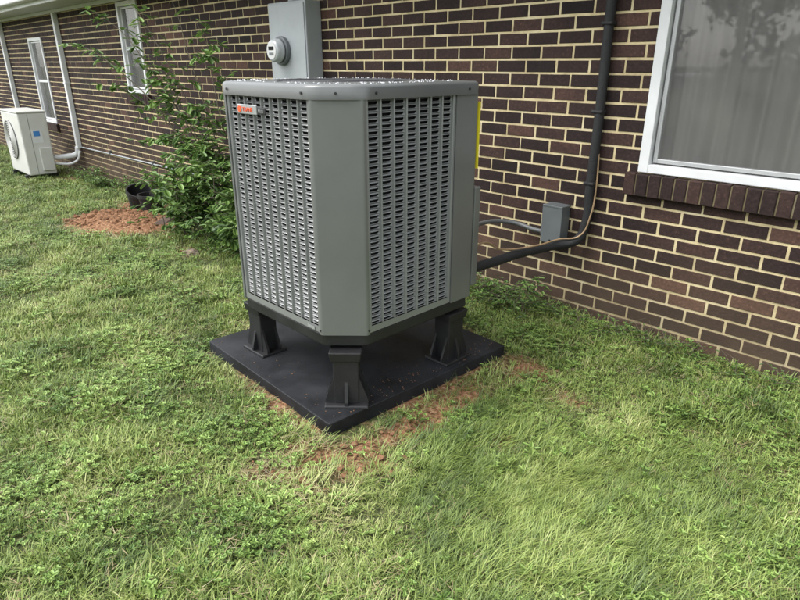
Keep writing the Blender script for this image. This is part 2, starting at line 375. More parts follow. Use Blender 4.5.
while z<SOF-0.01:
    off=(BL/2 if row%2 else 0)+random.uniform(-.006,.006); xx=XL-off
    zc=z+CH/2
    while xx<XR:
        a_=max(xx+MJ/2,XL); b_=min(xx+BL-MJ/2,XR); segs=[(a_,b_)]
        for (ox0,ox1,oz0,oz1) in openings:
            if oz0-0.01<zc<oz1:
                ns=[]
                for s0,s1 in segs:
                    if s1<=ox0 or s0>=ox1: ns.append((s0,s1))
                    else:
                        if s0<ox0: ns.append((s0,ox0-0.004))
                        if s1>ox1: ns.append((ox1+0.004,s1))
                segs=ns
        t=min(1,max(0,random.gauss(0.42,0.22)));
        if random.random()<0.06: t=random.uniform(.8,1)
        if z<0.35 and xx>-3: t=min(1,t+0.15)
        for s0,s1 in segs:
            if s1-s0>0.02: addbrick(s0+random.uniform(-.002,.002),s1+random.uniform(-.002,.001),z+MJ/2+random.uniform(-.0015,.0015),min(z+CH-MJ/2+random.uniform(-.001,.001),SOF-.002),WY-random.uniform(0,.0022),t)
        xx+=BL
    z+=CH; row+=1
for (ox0,ox1,oz0,oz1) in openings:
    s0=ox0-0.055 if ox0>-3 else ox0-0.03; xx=s0
    while xx<ox1+0.05:
        addbrick(xx,xx+0.062,oz0-0.125,oz0-0.004+random.uniform(-.003,.002),WY-0.045-random.uniform(0,.005),random.uniform(.1,.75),dep=0.12,ch=0.004); xx+=0.070
bo=mesh('brick_courses',V,Fc,m_brick,house)
at_=bo.data.attributes.new('tint','FLOAT','POINT'); at_.data.foreach_set('value',T)
for k,(ox0,ox1,oz0,oz1) in enumerate(openings):
    s0=ox0-0.053 if ox0>-3 else ox0-0.028
    box('sill_mortar_%d'%k,(s0,WY-0.040,oz0-0.121),(ox1+0.04,WY+0.07,oz0-0.009),m_mortar2,house)
def backing(y):
    v=[];f=[]
    xb=sorted(set([XL,XR]+[o[0] for o in openings]+[o[1] for o in openings])); zb=sorted(set([-0.6,SOF]+[o[2] for o in openings]+[o[3] for o in openings]))
    for i in range(len(xb)-1):
        for j in range(len(zb)-1):
            mxx=(xb[i]+xb[i+1])/2; mz=(zb[j]+zb[j+1])/2
            if any(o[0]<mxx<o[1] and o[2]<mz<o[3] for o in openings): continue
            k=len(v); v+=[(xb[i],y,zb[j]),(xb[i+1],y,zb[j]),(xb[i+1],y,zb[j+1]),(xb[i],y,zb[j+1])]; f.append((k,k+1,k+2,k+3))
    return v,f
v,f=backing(WY+0.0035); mesh('mortar_joints',v,f,m_mortar,house)
m_white=simple('white_vinyl',(0.64,0.65,0.65),0.45,var=0.08,scale=5)
m_soff=simple('soffit_paint',(0.6,0.6,0.6),0.6,var=0.06)
m_int=simple('dark_interior',(0.02,0.02,0.02),0.9)
m_curt=simple('curtain_cloth',(0.47,0.445,0.41),0.9,var=0.12,scale=4)
m_shing=simple('shingles',(0.09,0.085,0.08),0.9,var=0.4,scale=12,bump=.6)
m_siding=simple('house_end_brick',(0.06,0.04,0.036),0.9,var=0.3,scale=20)
m_glass,nt,b=mat('window_glass')
tr=N(nt,'ShaderNodeBsdfTransparent'); mxs=N(nt,'ShaderNodeMixShader'); fr=N(nt,'ShaderNodeFresnel'); fr.inputs[0].default_value=1.5
gl=N(nt,'ShaderNodeBsdfGlossy'); gl.inputs['Roughness'].default_value=0.02
ma=N(nt,'ShaderNodeMath',operation='MULTIPLY_ADD'); ma.inputs[1].default_value=1.8; ma.inputs[2].default_value=0.06
nt.links.new(fr.outputs[0],ma.inputs[0]); nt.links.new(ma.outputs[0],mxs.inputs[0]); nt.links.new(tr.outputs[0],mxs.inputs[1]); nt.links.new(gl.outputs[0],mxs.inputs[2]); nt.links.new(mxs.outputs[0],nt.nodes['Material Output'].inputs['Surface'])
m_scr,nt,b=mat('insect_screen'); tr=N(nt,'ShaderNodeBsdfTransparent'); mxs=N(nt,'ShaderNodeMixShader'); mxs.inputs[0].default_value=0.42
g=N(nt,'ShaderNodeNewGeometry'); n1=N(nt,'ShaderNodeTexNoise'); n1.inputs['Scale'].default_value=2.5; n1.inputs['Detail'].default_value=6; nt.links.new(g.outputs['Position'],n1.inputs['Vector'])
r1=ramp(nt,n1.outputs[0],[(0.35,(0.11,0.11,0.11)),(0.7,(0.20,0.195,0.185))]); nt.links.new(r1.outputs[0],b.inputs['Base Color']); b.inputs['Roughness'].default_value=0.6
nt.links.new(tr.outputs[0],mxs.inputs[1]); nt.links.new(b.outputs[0],mxs.inputs[2]); nt.links.new(mxs.outputs[0],nt.nodes['Material Output'].inputs['Surface'])
def frame(name,x0,x1,z0,z1,w_,ya,yb,m,parent,bev=0.003,wb=None):
    wb=wb or w_
    box(name+'_left',(x0,ya,z0),(x0+w_,yb,z1),m,parent,bev); box(name+'_right',(x1-w_,ya,z0),(x1,yb,z1),m,parent,bev)
    box(name+'_bottom',(x0+w_,ya+.001,z0),(x1-w_,yb,z0+wb),m,parent,bev); box(name+'_top',(x0+w_,ya+.001,z1-w_),(x1-w_,yb,z1),m,parent,bev)
m_alu=simple('screen_frame_aluminium',(0.42,0.43,0.43),0.4,metal=.3,var=.06)
for k,(x0,x1,z0,z1) in enumerate(openings):
    we=empty('window_%d'%k); we.parent=house
    big=(k==2); fw=0.055 if big else 0.05
    frame('frame',x0+.001,x1-.001,z0+.001,z1,fw,WY-0.018,WY+0.07,m_white,we,0.004,wb=0.045)
    frame('sash',x0+fw+.010,x1-fw-.010,z0+.054,z1-fw-.008,0.022,WY+0.012,WY+0.05,m_alu if big else m_white,we,0.003)
    if not big: box('meeting_rail',(x0+fw+.036,WY+0.014,(z0+z1)/2-.02),(x1-fw-.036,WY+0.05,(z0+z1)/2+.02),m_white,we,0.003)
    xa,xb,za,zb=x0+fw+.028,x1-fw-.028,z0+.072,z1-fw-.028
    mesh('glass',[(xa,WY+.034,za),(xb,WY+.034,za),(xb,WY+.034,zb),(xa,WY+.034,zb)],[(0,1,2,3)],m_glass,we)
    mesh('screen',[(xa,WY+.02,za),(xb,WY+.02,za),(xb,WY+.02,zb),(xa,WY+.02,zb)],[(0,1,2,3)],m_scr,we)
    v=[];f=[]; nn=int((x1-x0)/0.008)
    for i in range(nn+1):
        xq=x0+(x1-x0)*i/nn; yq=WY+0.13+0.026*math.sin(xq*30+2.0*math.sin(xq*7))+0.01*math.sin(xq*90)
        v+=[(xq,yq,z0),(xq,yq+.01*math.sin(xq*20),z1)]
        if i<nn: f.append((2*i,2*i+2,2*i+3,2*i+1))
    mesh('curtain',v,f,m_curt,we,smooth=True)
    box('room_back',(x0-.05,WY+.35,z0-.1),(x1+.05,WY+.36,z1+.1),m_int,we)
    for nm,a,bb in (('reveal_l',(x0-.03,WY+.071,z0-.1),(x0-.001,WY+.35,z1+.1)),('reveal_r',(x1+.001,WY+.071,z0-.1),(x1+.03,WY+.35,z1+.1)),('reveal_b',(x0,WY+.071,z0-.03),(x1,WY+.35,z0)),('reveal_t',(x0,WY+.071,z1),(x1,WY+.35,z1+.03))):
        box(nm,a,bb,m_int,we)
box('foundation_core',(XL+.01,WY+0.40,-0.6),(XR-.01,WY+9,SOF),m_int,house)
box('end_wall_a',(XL-.02,WY+.01,-.6),(XL,WY+9,SOF),m_siding,house); box('end_wall_b',(XR,WY+.01,-.6),(XR+.02,WY+9,SOF),m_siding,house)
box('soffit',(XL-.4,WY-.45,SOF),(XR+.4,WY+.02,SOF+.02),m_soff,house)
v=[];f=[]
for i in range(150):
    x_=XL+i*0.18; k=len(v); v+=[(x_,WY-.44,SOF-.003),(x_+.012,WY-.44,SOF-.003),(x_+.012,WY-.001,SOF-.003),(x_,WY-.001,SOF-.003)]; f.append((k,k+3,k+2,k+1))
mesh('soffit_grooves',v,f,simple('groove',(0.25,0.25,0.25),.8),house)
box('frieze_board',(XL,WY-.022,SOF-.05),(XR,WY-.001,SOF-.004),m_white,house,.003)
box('fascia',(XL-.4,WY-.48,SOF-.02),(XR+.4,WY-.451,SOF+.16),m_white,house,.003)
box('gutter',(XL-.4,WY-.60,SOF+.03),(XR+.4,WY-.481,SOF+.15),m_white,house,.02)
mesh('roof',[(XL-.4,WY-.5,SOF+.17),(XR+.4,WY-.5,SOF+.17),(XR+.4,WY+4.5,SOF+2.0),(XL-.4,WY+4.5,SOF+2.0),(XR+.4,WY+9.5,SOF+.17),(XL-.4,WY+9.5,SOF+.17)],[(0,1,2,3),(3,2,4,5)],m_shing,house)
mesh('gables',[(XL,WY,SOF),(XL,WY+9,SOF),(XL,WY+4.5,SOF+1.95),(XR,WY,SOF),(XR,WY+9,SOF),(XR,WY+4.5,SOF+1.95)],[(0,1,2),(3,4,5)],m_white,house)
# ------------------------------------------------------------ pad
m_pad=simple('black_plastic_pad',(0.014,0.015,0.0175),0.6,var=0.45,scale=7,bump=0.35,bscale=260,spec=.35)
pad=prism('equipment_pad',fillet(PADC,0.015,3),-0.015,0.058,m_pad,bev=0.006)
# ------------------------------------------------------------ heat pump
hp=empty('air_conditioner')
m_body,nt,b=mat('painted_grey_steel')
g=N(nt,'ShaderNodeNewGeometry'); n1=N(nt,'ShaderNodeTexNoise'); n1.inputs['Scale'].default_value=3; n1.inputs['Detail'].default_value=5; nt.links.new(g.outputs['Position'],n1.inputs['Vector'])
r1=ramp(nt,n1.outputs[0],[(0.3,(0.150,0.157,0.150)),(0.7,(0.185,0.192,0.184))]); nt.links.new(r1.outputs[0],b.inputs['Base Color'])
b.inputs['Metallic'].default_value=0.35; b.inputs['Roughness'].default_value=0.33
n2=N(nt,'ShaderNodeTexNoise'); n2.inputs['Scale'].default_value=400; nt.links.new(g.outputs['Position'],n2.inputs['Vector'])
bp=N(nt,'ShaderNodeBump'); bp.inputs['Strength'].default_value=0.12; bp.inputs['Distance'].default_value=0.001; nt.links.new(n2.outputs[0],bp.inputs['Height']); nt.links.new(bp.outputs[0],b.inputs['Normal'])
m_louv=m_body.copy(); m_louv.name='louver_steel'
rr=[n for n in m_louv.node_tree.nodes if n.type=='VALTORGB'][0]; rr.color_ramp.elements[0].color=(0.215,0.222,0.217,1); rr.color_ramp.elements[1].color=(0.26,0.267,0.262,1)
m_blk=simple('black_base',(0.012,0.012,0.013),0.5,var=0.2,bump=.2,bscale=150)
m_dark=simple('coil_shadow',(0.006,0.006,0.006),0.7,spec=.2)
x0,x1,y0,y1,c=-2.715,-1.80,1.42,2.25,0.135; zb,zt=0.40,1.385
oct_=[(x0+c,y0),(x1-c,y0),(x1,y0+c),(x1,y1-.02),(x1-.02,y1),(x0+c,y1),(x0,y1-c),(x0,y0+c)]
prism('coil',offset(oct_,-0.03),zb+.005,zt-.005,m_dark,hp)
def strip(name,path,z0,z1,m,th=0.0):
    v=[];f=[];L=len(path)
    for p in path: v+=[(p[0],p[1],z0),(p[0],p[1],z1)]
    for i in range(L-1): f.append((2*i,2*i+2,2*i+3,2*i+1))
    o=mesh(name,v,f,m,hp,smooth=False)
    md=o.modifiers.new('s','SOLIDIFY'); md.thickness=0.006; md.offset=0
    for p_ in o.data.polygons: p_.use_smooth=True
    md=o.modifiers.new('e','EDGE_SPLIT'); md.split_angle=R(35)
    return o
def roundpath(pts,r,n=8):
    out=[pts[0]]
    for i in range(1,len(pts)-1):
        p=Vector(pts[i]);a=Vector(pts[i-1]);b_=Vector(pts[i+1]); da=(a-p).normalized();db=(b_-p).normalized(); t=min(r,(a-p).length*.45,(b_-p).length*.45)
        A=p+da*t;B=p+db*t
        for k in range(n+1): s=k/n; q=A*(1-s)**2+p*2*s*(1-s)+B*s*s; out.append((q.x,q.y))
    out.append(pts[-1]); return out
e=0.003
strip('corner_post_1',roundpath([(x1-c-.014,y0-e),(x1-c,y0-e),(x1+e,y0+c),(x1+e,y0+c+.014)],0.022),zb,zt,m_body)
strip('corner_post_2',roundpath([(x0-e,y0+c+.014),(x0-e,y0+c),(x0+c,y0-e),(x0+c+.014,y0-e)],0.022),zb,zt,m_body)
strip('corner_post_3',roundpath([(x0+c+.014,y1+e),(x0+c,y1+e),(x0-e,y1-c),(x0-e,y1-c-.014)],0.022),zb,zt,m_body)
strip('control_panel',roundpath([(x1+e,y1-.15),(x1+e,y1+e),(x1-.30,y1+e)],0.02),zb,zt,m_body)
def louvers(name,P,u,nn,W,z0,z1,cols,rows):
    u=Vector((u[0],u[1],0));nn=Vector((nn[0],nn[1],0));P=Vector((P[0],P[1],0)); v=[];f=[]
    ml=0.012; mt=0.012; mb=0.030; D=-.011
    def pt(a,z,d=0): return P+u*a+Vector((0,0,z))+nn*d
    def quad(a0,a1,q0,q1):
        k=len(v); v.extend([pt(a0,q0),pt(a1,q0),pt(a1,q1),pt(a0,q1)]); f.append((k,k+1,k+2,k+3))
    quad(0,W,z0,z0+mb); quad(0,W,z1-mt,z1); quad(0,ml,z0+mb,z1-mt); quad(W-ml,W,z0+mb,z1-mt)
    cw=(W-2*ml)/cols; chh=(z1-z0-mt-mb)/rows
    rr=chh*0.375; rb=0.0068; aa=cw/2-rb-.002-rr
    hw,hh=cw/2,chh/2
    for i in range(cols+1):
        ca=ml+cw*i; k=len(v)
        for (o_,d_) in ((-rb,D),(-rb*.6,-.001),(0,.0015),(rb*.6,-.001),(rb,D)):
            v.extend([pt(ca+o_,z0+mb,d_),pt(ca+o_,z1-mt,d_)])
        for q in range(4): f.append((k+2*q,k+2*q+2,k+2*q+3,k+2*q+1))
    for i in range(cols):
        for j in range(rows):
            ca=ml+cw*(i+.5); cz=z0+mb+chh*(j+.5)
            w2=hw-rb+.001
            inn=[(aa,-rr),(aa+rr*.707,-rr*.707),(aa+rr,0),(aa+rr*.707,rr*.707),(aa,rr)]; out=[(aa,-hh),(w2,-hh),(w2,0),(w2,hh),(aa,hh)]
            inn+=[(-a_,-b_) for a_,b_ in inn]; out+=[(-a_,-b_) for a_,b_ in out]
            k=len(v); v.extend([pt(ca+a_,cz+b_,D-.003) for a_,b_ in inn]); v.extend([pt(ca+a_,cz+b_,D+.0015) for (a_,b_) in out])
            for q in range(10): f.append((k+q,k+10+q,k+10+(q+1)%10,k+(q+1)%10))
            T_=[(-aa-rr,.2*rr,D),(-aa-.7*rr,.7*rr,D),(-aa,rr,D),(aa,rr,D),(aa+.7*rr,.7*rr,D),(aa+rr,.2*rr,D)]
            Q_=[(-aa-.55*rr,.45*rr,D+.003),(-aa,.42*rr,D+.006),(aa,.42*rr,D+.006),(aa+.55*rr,.45*rr,D+.003)]
            k=len(v); v.extend([pt(ca+a_,cz+b_,d) for a_,b_,d in T_]); v.extend([pt(ca+a_,cz+b_,d) for a_,b_,d in Q_])
            f.extend([(k,k+6,k+1),(k+1,k+6,k+7,k+2),(k+2,k+7,k+8,k+3),(k+3,k+8,k+9,k+4),(k+4,k+9,k+5)])
    return mesh(name,v,f,m_louv,hp)
ROW=42
louvers('louver_panel_front',(x0+c+.016,y0),(1,0),(0,-1),x1-x0-2*c-.032,zb+.004,zt,9,ROW)
louvers('louver_panel_side',(x1,y0+c+.016),(0,1),(1,0),(y1-.152)-(y0+c+.016),zb+.004,zt,7,ROW)
louvers('louver_panel_left',(x0,y1-c-.016),(0,-1),(-1,0),y1-y0-2*c-.032,zb+.004,zt,7,ROW)
louvers('louver_panel_rear',(x1-.302,y1),(-1,0),(0,1),(x1-.302)-(x0+c+.016),zb+.004,zt,6,ROW)
cxm,cym=(x0+x1)/2,(y0+y1)/2; RC=0.335
prof=[(0.000,zt-.012),(0.0,zt+.030),(-.004,zt+.038),(-.014,zt+.043)]
v=[];f=[]; rings=[]
for off_,zz_ in prof:
    rings.append([(x_,y_,zz_) for x_,y_ in fillet(offset(oct_,0.014+off_),0.05,6)])
L=len(rings[0])
angs=[math.atan2(p[1]-cym,p[0]-cxm) for p in rings[-1]]
rings.append([(cxm+(RC+.02)*math.cos(a_),cym+(RC+.02)*math.sin(a_),zt+.047) for a_ in angs])
rings.append([(cxm+RC*math.cos(a_),cym+RC*math.sin(a_),zt+.040) for a_ in angs])
rings.append([(cxm+RC*math.cos(a_),cym+RC*math.sin(a_),zt-.15) for a_ in angs])
for r_ in rings: v+=r_
for q in range(len(rings)-1):
    for i in range(L): f.append((q*L+i,q*L+(i+1)%L,(q+1)*L+(i+1)%L,(q+1)*L+i))
m_cap=m_body.copy(); m_cap.name='cap_steel'
rr=[n for n in m_cap.node_tree.nodes if n.type=='VALTORGB'][0]; rr.color_ramp.elements[0].color=(0.115,0.12,0.116,1); rr.color_ramp.elements[1].color=(0.145,0.15,0.145,1)
cap=mesh('top_cap',v,f,m_cap,hp,smooth=True); md=cap.modifiers.new('e','EDGE_SPLIT'); md.split_angle=R(40)
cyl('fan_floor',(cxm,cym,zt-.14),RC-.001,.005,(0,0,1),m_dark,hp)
for i in range(13): torus('guard_ring_%d'%i,(cxm,cym,zt+.046),0.05+i*0.0225,0.0018,m_blk,hp,n=56,k=5)
for i in range(8):
    a_=i*math.pi/4; tube('guard_spoke_%d'%i,[(cxm+.04*math.cos(a_),cym+.04*math.sin(a_),zt+.043),(cxm+(RC+.01)*math.cos(a_),cym+(RC+.01)*math.sin(a_),zt+.046)],0.003,m_blk,hp,2,poly=True)
cyl('fan_motor',(cxm,cym,zt-.12),0.075,.12,(0,0,1),m_blk,hp,bev=.01)
for i in range(4):
    a_=i*math.pi/2+.3; ca,sa=math.cos(a_),math.sin(a_)
    def P_(r_,t_,z_): return (cxm+r_*ca-t_*sa,cym+r_*sa+t_*ca,z_)
    mesh('fan_blade_%d'%i,[P_(.07,-.05,zt-.09),P_(.31,-.10,zt-.10),P_(.31,.12,zt-.04),P_(.07,.05,zt-.05)],[(0,1,2,3)],m_blk,hp)
v=[];f=[]
for i in range(420):
    a_=random.uniform(0,6.28); rr_=random.uniform(RC+.03,.50); px,py=cxm+rr_*math.cos(a_),cym+rr_*math.sin(a_)
    if not(x0+.02<px<x1-.01 and y0+.02<py<y1-.02) or (abs(px-cxm)/.457+abs(py-cym)/.415)>1.62: continue
    s=random.uniform(.0015,.004); k=len(v); v.append((px,py,zt+.0465+s*.6)); v+= [(px+s*math.cos(q*1.047),py+s*math.sin(q*1.047),zt+.0445) for q in range(6)]
    f+=[(k,k+1+q,k+1+(q+1)%6) for q in range(6)]
mdrop=simple('water_drop',(0.5,0.5,0.52),0.05,var=.02); mesh('water_drops',v,f,mdrop,hp,smooth=True)
for (px,py,nx_,ny_) in [((x1-c/2)+.013,(y0+c/2)-.013,.707,-.707),(x1-c-.04+.0,y0-.015,0,-1),(x1+.015,y0+c+.06,1,0),(x1+.015,y1-.08,1,0),(x0+c+.05,y0-.015,0,-1)]:
    cyl('screw',(px,py,zt+.012),.005,.004,(nx_,ny_,0),m_blk,hp,n=12)
for z_ in (zb+.02,):
    cyl('screw_low',(x1-c-.008,y0-.006,z_),.005,.003,(0,-1,0),m_blk,hp,n=10); cyl('screw_low_b',(x1+.006,y0+c+.008,z_),.005,.003,(1,0,0),m_blk,hp,n=10)
pp=fillet(offset(oct_,-0.004),.03,5); prism('base_pan',pp,0.345,zb,m_blk,hp,bev=.006)
pp=fillet(offset(oct_,-0.05),.03,5); prism('base_rib',pp,0.325,0.346,m_blk,hp)
m_badge=simple('badge_silver',(0.36,0.37,0.37),0.35,metal=.4,var=.05); m_or=simple('badge_orange',(0.70,0.09,0.02),0.4,var=.05)
bx,bz=-2.44,1.318
box('badge_plate',(bx-.02,y0-.013,bz-.020),(bx+.135,y0-.0068,bz+.020),m_badge,hp,.004)
cyl('badge_emblem',(bx+.003,y0-.0135,bz),.013,.003,(0,-1,0),m_or,hp,n=20)
def text(nm,s,loc,size,rot,m,parent):
    c_=bpy.data.curves.new(nm,'FONT'); c_.body=s; c_.size=size; c_.extrude=.0008; c_.materials.append(m); o=link(bpy.data.objects.new(nm,c_)); o.location=loc; o.rotation_euler=rot; o.parent=parent; return o
text('badge_lettering','TRANE',(bx+.024,y0-.0145,bz-.009),.026,(R(90),0,0),m_or,hp)
box('badge_small',(bx+.14,y0-.012,bz-.016),(bx+.20,y0-.0068,bz+.012),m_blk,hp,.003)
text('badge_small_text','XR16',(bx+.146,y0-.0128,bz-.009),.018,(R(90),0,0),m_badge,hp)
box('front_sticker',(x1-c-.10,y0-.0078,zb+.012),(x1-c-.05,y0-.0065,zb+.026),m_badge,hp)
m_yel=simple('yellow_label',(0.72,0.62,0.03),0.5,var=.05)
box('warning_tag',(x1-.05,y1+.008,1.04),(x1+.009,y1+.011,1.34),m_yel,hp)
box('valve_cover',(x1-.26,y1+.006,.45),(x1+.004,y1+.05,.95),m_body,hp,.006)
def leg(px,py,rot,w=1.25):
    L_=empty('leg'); L_.parent=hp; L_.location=(px,py,0.058); L_.rotation_euler=(0,0,rot); L_.scale=(w,w,1)
    def tap(nm,a0,b0,a1,b1,z0_,z1_,bev=.004):
        v=[(-a0,-b0,z0_),(a0,-b0,z0_),(a0,b0,z0_),(-a0,b0,z0_),(-a1,-b1,z1_),(a1,-b1,z1_),(a1,b1,z1_),(-a1,b1,z1_)]
        o=mesh(nm,v,[(0,3,2,1),(4,5,6,7),(0,1,5,4),(1,2,6,5),(2,3,7,6),(3,0,4,7)],m_blk,L_); md=o.modifiers.new('b','BEVEL'); md.width=bev; md.segments=2
    tap('post',.044,.038,.046,.040,.012,.24); tap('foot_plate',.080,.062,.078,.060,0,.014); tap('saddle',.052,.046,.058,.052,.225,.272)
    for s in (-1,1):
        for q in (-.03,.03):
            v=[];
            for yy in (q-.005,q+.005): v+=[(s*.039,yy,.013),(s*.077,yy,.013),(s*.077,yy,.03),(s*.043,yy,.15)]
            mesh('gusset',v,[(0,1,2,3),(7,6,5,4),(0,4,5,1),(1,5,6,2),(2,6,7,3),(3,7,4,0)],m_blk,L_)
        v=[];
        for xx_ in (-.006,.006): v+=[(xx_,s*.034,.013),(xx_,s*.060,.013),(xx_,s*.060,.03),(xx_,s*.037,.13)]
        mesh('gusset_y',v,[(0,1,2,3),(7,6,5,4),(0,4,5,1),(1,5,6,2),(2,6,7,3),(3,7,4,0)],m_blk,L_)
leg(-1.885,1.505,R(45)); leg(-2.62,1.53,R(0)); leg(-1.86,2.17,R(90)); leg(-2.62,2.14,R(0))
# ------------------------------------------------------------ line set, conduit, boxes
m_foam=simple('black_foam',(0.012,0.012,0.013),0.75,var=.3,scale=30,bump=.6,bscale=90)
m_cop=simple('beige_cable',(0.30,0.20,0.11),0.5)
m_gal=simple('grey_conduit',(0.10,0.105,0.105),0.5,var=.1)
m_ebox=simple('painted_metal_box',(0.125,0.137,0.142),0.45,var=.08,metal=.2)
ls=empty('refrigerant_line')
PX=-1.735
tube('insulated_pipe',[(PX+.0,WY-.032,SOF),(PX,WY-.035,1.8),(PX+.005,WY-.035,1.2),(PX,WY-.035,.8),(PX+.0,WY-.036,.62),(PX-.03,WY-.06,.51),(PX-.12,WY-.16,.475),(PX-.18,WY-.45,.470),(-1.93,2.65,.465),(-1.97,2.25,.46)],0.027,m_foam,ls,8)
tube('low_voltage_cable',[(PX+.028,WY-.03,1.02),(PX+.036,WY-.03,.85),(PX+.028,WY-.045,.66),(PX-.01,WY-.075,.54),(PX-.10,WY-.15,.515),(-1.86,2.95,.51),(-1.93,2.7,.52),(-1.88,2.45,.62),(-1.87,2.29,.60)],0.005,m_cop,ls,4)
for z_ in (1.7,1.25,.85): box('pipe_strap',(PX-.033,WY-.066,z_-.009),(PX+.033,WY-.004,z_+.009),m_foam,ls,.006)
tube('bare_pipe',[(-1.99,2.62,.43),(-2.0,2.45,.42),(-2.02,2.25,.43)],.009,m_cop,ls,4)
dbx=empty('junction_box')
bx0,bx1,bz0,bz1=-1.995,-1.865,.465,.69
box('enclosure',(bx0,WY-.095,bz0),(bx1,WY-.004,bz1),m_ebox,dbx,.004); box('cover',(bx0-.004,WY-.103,bz0-.004),(bx1+.004,WY-.0955,bz1+.006),m_ebox,dbx,.003)
box('cover_lip',(bx0-.004,WY-.105,bz1-.004),(bx1+.004,WY-.004,bz1+.007),m_ebox,dbx,.002)
cyl('cover_screw',((bx0+bx1)/2,WY-.103,bz0+.015),.005,.003,(0,-1,0),m_dark,dbx,n=10)
ec=empty('electrical_conduit')
tube('flexible_conduit',[(bx0-.0,WY-.05,.51),(bx0-.07,WY-.055,.512),(bx0-.25,WY-.10,.54),(-2.3,2.9,.56),(-2.2,2.5,.58),(-2.0,2.29,.60)],.014,m_gal,ec,6)
cyl('connector',(bx0,WY-.05,.51),.02,.03,(-1,0,0),m_gal,ec,n=20)
mt_=empty('electric_meter'); m_mb=simple('meter_enclosure_paint',(0.30,0.32,0.33),.45,var=.06)
box('meter_box',(-4.80,WY-.16,1.29),(-4.27,WY-.004,1.97),m_mb,mt_,.008)
box('meter_cover',(-4.785,WY-.168,1.305),(-4.285,WY-.1605,1.955),m_mb,mt_,.004)
mcx,mcz=-4.60,1.60
cyl('meter_ring',(mcx,WY-.168,mcz),.113,.035,(0,-1,0),m_ebox,mt_,bev=.006)
m_dome,nt,b=mat('meter_glass'); b.inputs['Base Color'].default_value=(0.4,0.42,0.43,1); b.inputs['Roughness'].default_value=.08
cyl('meter_dome',(mcx,WY-.203,mcz),.096,.080,(0,-1,0),m_dome,mt_,bev=.02,r2=.085)
cyl('meter_face',(mcx,WY-.284,mcz),.066,.002,(0,-1,0),simple('meter_face',(.5,.5,.49),.4),mt_)
box('meter_display',(mcx-.038,WY-.2885,mcz+.005),(mcx+.038,WY-.2865,mcz+.032),m_dark,mt_,.001)
box('meter_label',(mcx-.033,WY-.2885,mcz-.035),(mcx+.033,WY-.2865,mcz-.014),m_ebox,mt_,.001)
box('cover_latch',(-4.58,WY-.178,1.33),(-4.54,WY-.1685,1.36),m_gal,mt_,.002)
cyl('riser_hub',(-4.53,WY-.08,1.97),.045,.03,(0,0,1),m_mb,mt_)
tube('riser_conduit',[(-4.53,WY-.08,1.99),(-4.53,WY-.08,SOF+.01)],.032,m_gal,mt_,8,poly=True)
# ------------------------------------------------------------ downspout + mini split
ds=empty('downspout')
box('pipe',(-10.84,WY-.075,.22),(-10.76,WY-.004,SOF-.06),m_white,ds,.008)
box('strap',(-10.85,WY-.08,1.2),(-10.75,WY-.003,1.23),m_white,ds,.002); 
ds2=empty('downspout'); box('pipe',(-14.1,WY-.075,-.1),(-14.02,WY-.004,SOF-.06),m_white,ds2,.008); box('elbow',(-14.1,WY-.25,-.18),(-14.02,WY-.06,-.1),m_white,ds2,.01)
ms=empty('mini_split_outdoor_unit'); m_cream=simple('cream_steel',(0.55,0.55,0.515),.4,var=.04)
mx0,mx1,my0,my1,mz0,mz1=-11.90,-10.90,2.48,2.88,-.15,.81
box('cabinet',(mx0,my0,mz0),(mx1,my1,mz1-.02),m_cream,ms,.02,3); box('lid',(mx0-.008,my0-.008,mz1-.02),(mx1+.008,my1+.008,mz1+.01),m_cream,ms,.01)
for xx_ in (mx0+.12,mx1-.16): box('foot',(xx_,my0-.04,-.25),(xx_+.06,my1+.04,mz0),m_blk,ms,.006)
cyl('fan_guard_disc',((mx0+mx1)/2-.12,my0-.001,.36),.30,.012,(0,-1,0),m_gal,ms)
for i in range(9): torus('fan_ring_%d'%i,((mx0+mx1)/2-.12,my0-.02,.36),.05+i*.031,.005,m_cream,ms,axis='Y',n=40,k=4)
box('side_seam',(mx1+.0005,my0+.13,mz0+.02),(mx1+.002,my0+.135,mz1-.04),m_gal,ms)
box('valve_cover',(mx1+.001,my0+.20,mz0+.06),(mx1+.04,my1-.02,mz0+.42),m_cream,ms,.01)
m_blue=simple('blue_label',(0.05,0.2,0.5),.4)
box('energy_label',(mx1+.0022,my0+.14,.34),(mx1+.0035,my0+.29,.54),m_white,ms); box('energy_label_band',(mx1+.0037,my0+.17,.44),(mx1+.005,my0+.26,.52),m_blue,ms)
tube('line_cover',[(-10.8,WY-.06,.24),(-10.83,WY-.08,.14),(-10.9,WY-.2,.1),(-11.0,my1-.12,.1)],.04,m_white,ms,6)
tube('line_cover_b',[(-10.75,WY-.05,.18),(-10.8,WY-.12,.02),(-10.95,my1-.05,.0)],.018,m_white,ms,6)
wc=empty('wall_conduit'); tube('pipe',[(-10.7,WY-.02,.24),(-5.2,WY-.02,.30)],.010,m_mb,wc,4,poly=True)
for xx_ in (-9.5,-8,-6.5): box('clip',(xx_,WY-.036,.25),(xx_+.03,WY-.003,.31),m_gal,wc,.002)
